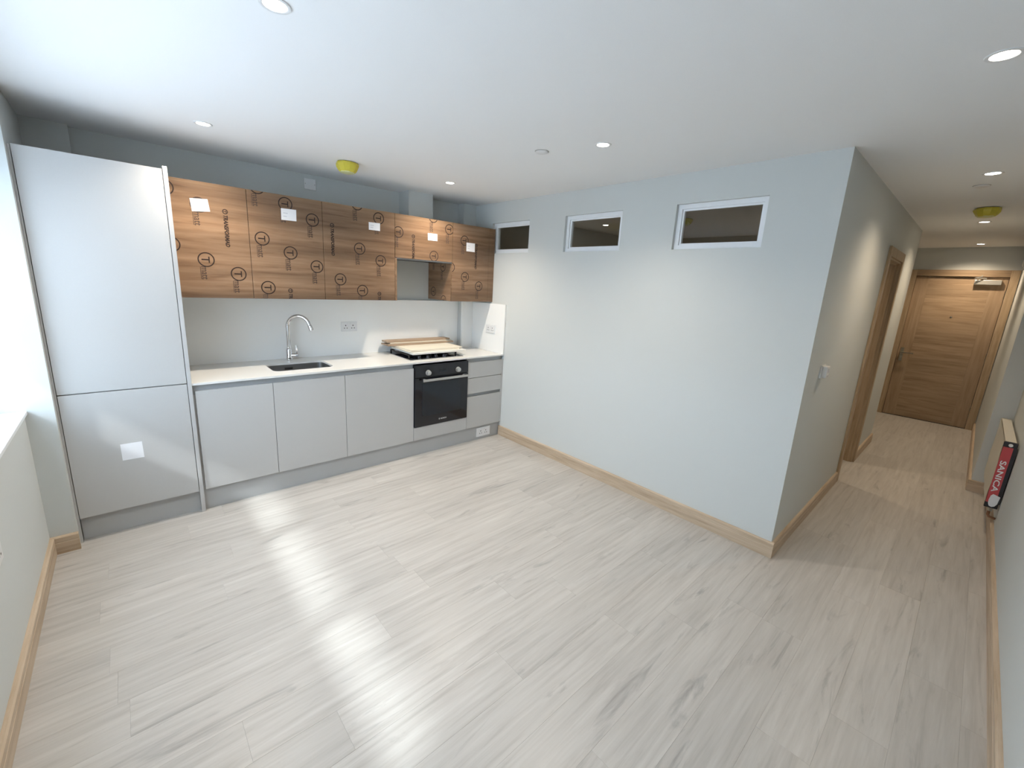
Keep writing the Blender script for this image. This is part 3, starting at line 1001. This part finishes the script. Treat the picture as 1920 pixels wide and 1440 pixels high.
disc(-0.942, -1.882, 'plain white ceiling disc between the room downlights')
disc(1.361, -3.693, 'plain white ceiling disc in the hall')

# ================================================================== HALL
# front door
dr = thing('door_1', 'oak front door with closer and lever handle at the hall end', 'door', (XE, -3.57, 0), None, 'structure')
LY0, LY1, LZ = -4.000, -3.125, 2.045
fw = 0.0
bx('frame', 'oakz', dr, (XE - 0.022, XE + 0.11, FY0 + 0.001, LY0 - 0.004, 0.0, FZ - 0.001), (XE - 0.022, XE + 0.11, LY1 + 0.004, FY1 - 0.001, 0.0, FZ - 0.001))
bx('frame_head', 'doory', dr, (XE - 0.022, XE + 0.11, LY0 - 0.004, LY1 + 0.004, LZ + 0.004, FZ - 0.001))
bx('leaf_stile', 'doorz', dr, (XE + 0.012, XE + 0.056, LY0, LY0 + 0.14, 0.005, LZ), bevel=0.001)
bx('leaf_stile', 'doorz', dr, (XE + 0.012, XE + 0.056, LY1 - 0.14, LY1, 0.005, LZ), bevel=0.001)
npan = 7
ph = (LZ - 0.005) / npan
for k in range(npan):
    bx('leaf_panel', 'doory', dr, (XE + 0.0125, XE + 0.056, LY0 + 0.1402, LY1 - 0.1402, 0.005 + ph * k + 0.0004, 0.005 + ph * (k + 1) - 0.0004), bevel=0.0006)
# lever handle
pz = 0.930
pa = bx('handle_plate', 'brass', dr, (XE + 0.004, XE + 0.012, LY1 - 0.065, LY1 - 0.025, pz - 0.11, pz + 0.09), bevel=0.003)
bm = bmesh.new()
tube(bm, [(XE + 0.006, LY1 - 0.045, pz + 0.02), (XE - 0.042, LY1 - 0.045, pz + 0.02), (XE - 0.050, LY1 - 0.058, pz + 0.02), (XE - 0.050, LY1 - 0.175, pz + 0.02)], 0.010, 12)
obj('lever', bm, 'brass', dr, smooth=True)
bm = bmesh.new()
tube(bm, [(XE + 0.006, LY1 - 0.045, pz - 0.06), (XE - 0.022, LY1 - 0.045, pz - 0.06)], 0.012, 12)
obj('thumb_turn', bm, 'brass', dr, smooth=True)
bm = bmesh.new()
lathe(bm, [(0.012, 0.014), (0.012, 0.008), (0.007, 0.006)], (XE, -3.575, 1.50), 16, 'x')
obj('peephole', bm, 'brass', dr, smooth=True)
cl = bx('closer', 'silver', dr, (XE - 0.045, XE + 0.012, -3.945, -3.700, 1.945, 2.008), bevel=0.006)
bm = bmesh.new()
tube(bm, [(XE - 0.03, -3.80, 2.012), (XE - 0.035, -3.80, 2.026), (XE - 0.10, -3.70, 2.026), (XE - 0.03, -3.76, 2.05), (XE - 0.024, -3.76, 2.06)], 0.008, 8)
obj('closer_arm', bm, 'silver', cl)
for hz in (0.25, 1.0, 1.82):
    bm = bmesh.new()
    tube(bm, [(XE + 0.006, LY0 - 0.002, hz - 0.05), (XE + 0.006, LY0 - 0.002, hz + 0.05)], 0.007, 10)
    obj('hinge', bm, 'brass', dr, smooth=True)
bx('threshold', 'dark', dr, (XE - 0.005, XE + 0.10, LY0 - 0.004, LY1 + 0.004, 0.0, 0.0045))

# side door: frame, architraves and a leaf standing open inside the room
sd_ = thing('door_2', 'oak side doorway in the hall with its door standing open', 'door', ((DX0 + DX1) / 2, L, 0), None, 'structure')
aw = 0.070
bx('lining', 'oakz', sd_, (DX0, DX0 + 0.025, L - 0.004, L + 0.104, 0.0, DZ - 0.025), (DX1 - 0.025, DX1, L - 0.004, L + 0.104, 0.0, DZ - 0.025), (DX0, DX1, L - 0.004, L + 0.104, DZ - 0.025, DZ))
bx('architrave', 'oakz', sd_, (DX0 - aw, DX0 + 0.008, L - 0.018, L - 0.0005, 0.0, DZ + aw), bevel=0.002)
bx('architrave', 'oakz', sd_, (DX1 - 0.008, DX1 + aw, L - 0.018, L - 0.0005, 0.0, DZ + aw), bevel=0.002)
bx('architrave', 'oakz', sd_, (DX0 + 0.009, DX1 - 0.009, L - 0.018, L - 0.0005, DZ - 0.008, DZ + aw), bevel=0.002)
bx('door_stop', 'oakz', sd_, (DX1 - 0.037, DX1 - 0.025, L + 0.02, L + 0.045, 0, DZ - 0.037), (DX0 + 0.025, DX0 + 0.037, L + 0.02, L + 0.045, 0, DZ - 0.037), (DX0 + 0.025, DX1 - 0.025, L + 0.02, L + 0.045, DZ - 0.037, DZ - 0.025))
lf = bx('leaf', 'oakz', sd_, (DX0 - 0.012, DX0 + 0.028, L + 0.108, L + 0.108 + 0.70, 0.006, DZ - 0.03), bevel=0.002)
for hz in (0.25, 1.0, 1.78):
    bm = bmesh.new()
    tube(bm, [(DX0 + 0.030, L + 0.100, hz - 0.05), (DX0 + 0.030, L + 0.100, hz + 0.05)], 0.006, 8)
    obj('hinge', bm, 'brass', sd_, smooth=True)

# thermostat on the hall wall
t = thing('thermostat', 'small white thermostat on hall wall near partition corner', 'thermostat', (0.34, L, 1.19))
bx('back_plate', 'white', t, (0.30, 0.386, L - 0.010, L - 0.0003, 1.150, 1.236), bevel=0.002)
bx('body', 'white', t, (0.305, 0.381, L - 0.036, L - 0.010, 1.156, 1.230), bevel=0.004)
bx('display', 'faint', t, (0.325, 0.365, L - 0.0368, L - 0.0360, 1.190, 1.218))
bx('button', 'white', t, (0.330, 0.360, L - 0.039, L - 0.036, 1.166, 1.176), bevel=0.001)

# small white sounder high on the hall wall
t = thing('sounder', 'small white sounder high on hall wall near front door', 'sounder', (4.80, YR2, 2.17))
bm = bmesh.new()
lathe(bm, [(0.045, 0.0005), (0.045, 0.02), (0.038, 0.034), (0.020, 0.040)], (4.80, YR2, 2.17), 22, 'y')
obj('dome', bm, 'white', t, smooth=True)
bx('back_box', 'white', t, (4.765, 4.835, YR2 + 0.0003, YR2 + 0.022, 2.095, 2.14), bevel=0.003)

# radiator still in its packaging
RX0, RX1, RZ0, RZ1, RYF, RYB = 1.62, 2.62, 0.225, 0.725, -4.150, -4.205
t = thing('radiator', 'white panel radiator still wrapped, with a red end pack', 'radiator', (2.12, -4.18, RZ0))
bm = bmesh.new()
box(bm, RX0 + 0.012, RX1, RYB, RYB + 0.016, RZ0, RZ1 - 0.006)
obj('rear_panel', bm, 'radwhite', t, bevel=0.004)
bm = bmesh.new()
prof = []
for k in range(0, 31):
    x = RX0 + 0.012 + (RX1 - RX0 - 0.012) * k / 30
    prof.append((x, RYF - (0.003 if k % 2 else 0.0)))
poly = prof + [(RX1, RYF - 0.018), (RX0 + 0.012, RYF - 0.018)]
prism(bm, poly, RZ0, RZ1 - 0.006, 'z')
obj('front_panel', bm, 'radwhite', t)
# loose plastic film bulging off the front
bm = bmesh.new()
nx, nz = 14, 10
gv = []
for i in range(nx + 1):
    row = []
    for j in range(nz + 1):
        fx, fz = i / nx, j / nz
        bul = 0.022 * math.sin(math.pi * fz) * math.sin(math.pi * min(1, fx * 1.15 + 0.02)) + 0.003 * math.sin(fx * 17 + fz * 9)
        row.append(bm.verts.new((RX0 + 0.012 + (RX1 - RX0 - 0.012) * fx, RYF + 0.003 + max(0, bul), RZ0 + (RZ1 - RZ0) * fz)))
    gv.append(row)
for i in range(nx):
    for j in range(nz):
        bm.faces.new((gv[i][j], gv[i + 1][j], gv[i + 1][j + 1], gv[i][j + 1]))
obj('plastic_wrap', bm, 'radwhite', t, smooth=True)
bx('top_grille', 'radwhite', t, (RX0 + 0.012, RX1, RYB, RYF, RZ1 - 0.006, RZ1), bevel=0.002)
ep = bx('end_pack', 'red', t, (RX0, RX0 + 0.012, RYB - 0.004, RYF + 0.004, RZ0 + 0.03, RZ1 - 0.03), bevel=0.002)
bx('corner_guard', 'cardblk', t, (RX0 - 0.003, RX0 + 0.020, RYB - 0.006, RYF + 0.006, RZ1 - 0.036, RZ1 + 0.003), bevel=0.003)
bx('corner_guard', 'cardblk', t, (RX0 - 0.003, RX0 + 0.020, RYB - 0.006, RYF + 0.006, RZ0 - 0.003, RZ0 + 0.036), bevel=0.003)
bx('side_band', 'cardblk', t, (RX0 - 0.001, RX0 + 0.012, RYB - 0.010, RYB + 0.010, RZ0 + 0.036, RZ1 - 0.036))
bm = bmesh.new()
flat(bm, fit_2d(text_2d('SANICA', 0.05, 0.001), 0.24, 0.030), lambda a, b: (RX0 - 0.0008, -4.170 - b, 0.465 - a))
obj('lettering', bm, 'white', ep)
bm = bmesh.new()
lathe(bm, [(0.011, 0.0), (0.011, -0.006)], (RX0 - 0.003, -4.178, RZ1 - 0.018), 14, 'x')
obj('plug_cap', bm, 'white', t)
bm = bmesh.new()
prism(bm, [(-4.166, 0.238), (-4.180, 0.232), (-4.194, 0.240), (-4.203, 0.262), (-4.208, 0.318), (-4.190, 0.322), (-4.172, 0.330), (-4.162, 0.315), (-4.158, 0.280), (-4.160, 0.255)], RX0 - 0.010, RX0 - 0.002, 'x')
obj('torn_wrap', bm, 'white', t, bevel=0.002)
bm = bmesh.new()
tube(bm, [(RX0 + 0.03, -4.178, RZ0), (RX0 + 0.03, -4.178, 0.160), (RX0 + 0.03, -4.186, 0.145), (RX0 + 0.03, -4.2185, 0.140)], 0.0085, 10)
pp = obj('pipe', bm, 'copper', t, smooth=True)
bm = bmesh.new()
tube(bm, [(RX0 + 0.03, -4.178, RZ0 - 0.035), (RX0 + 0.03, -4.178, RZ0 - 0.004)], 0.014, 8)
obj('valve', bm, 'brass', pp)
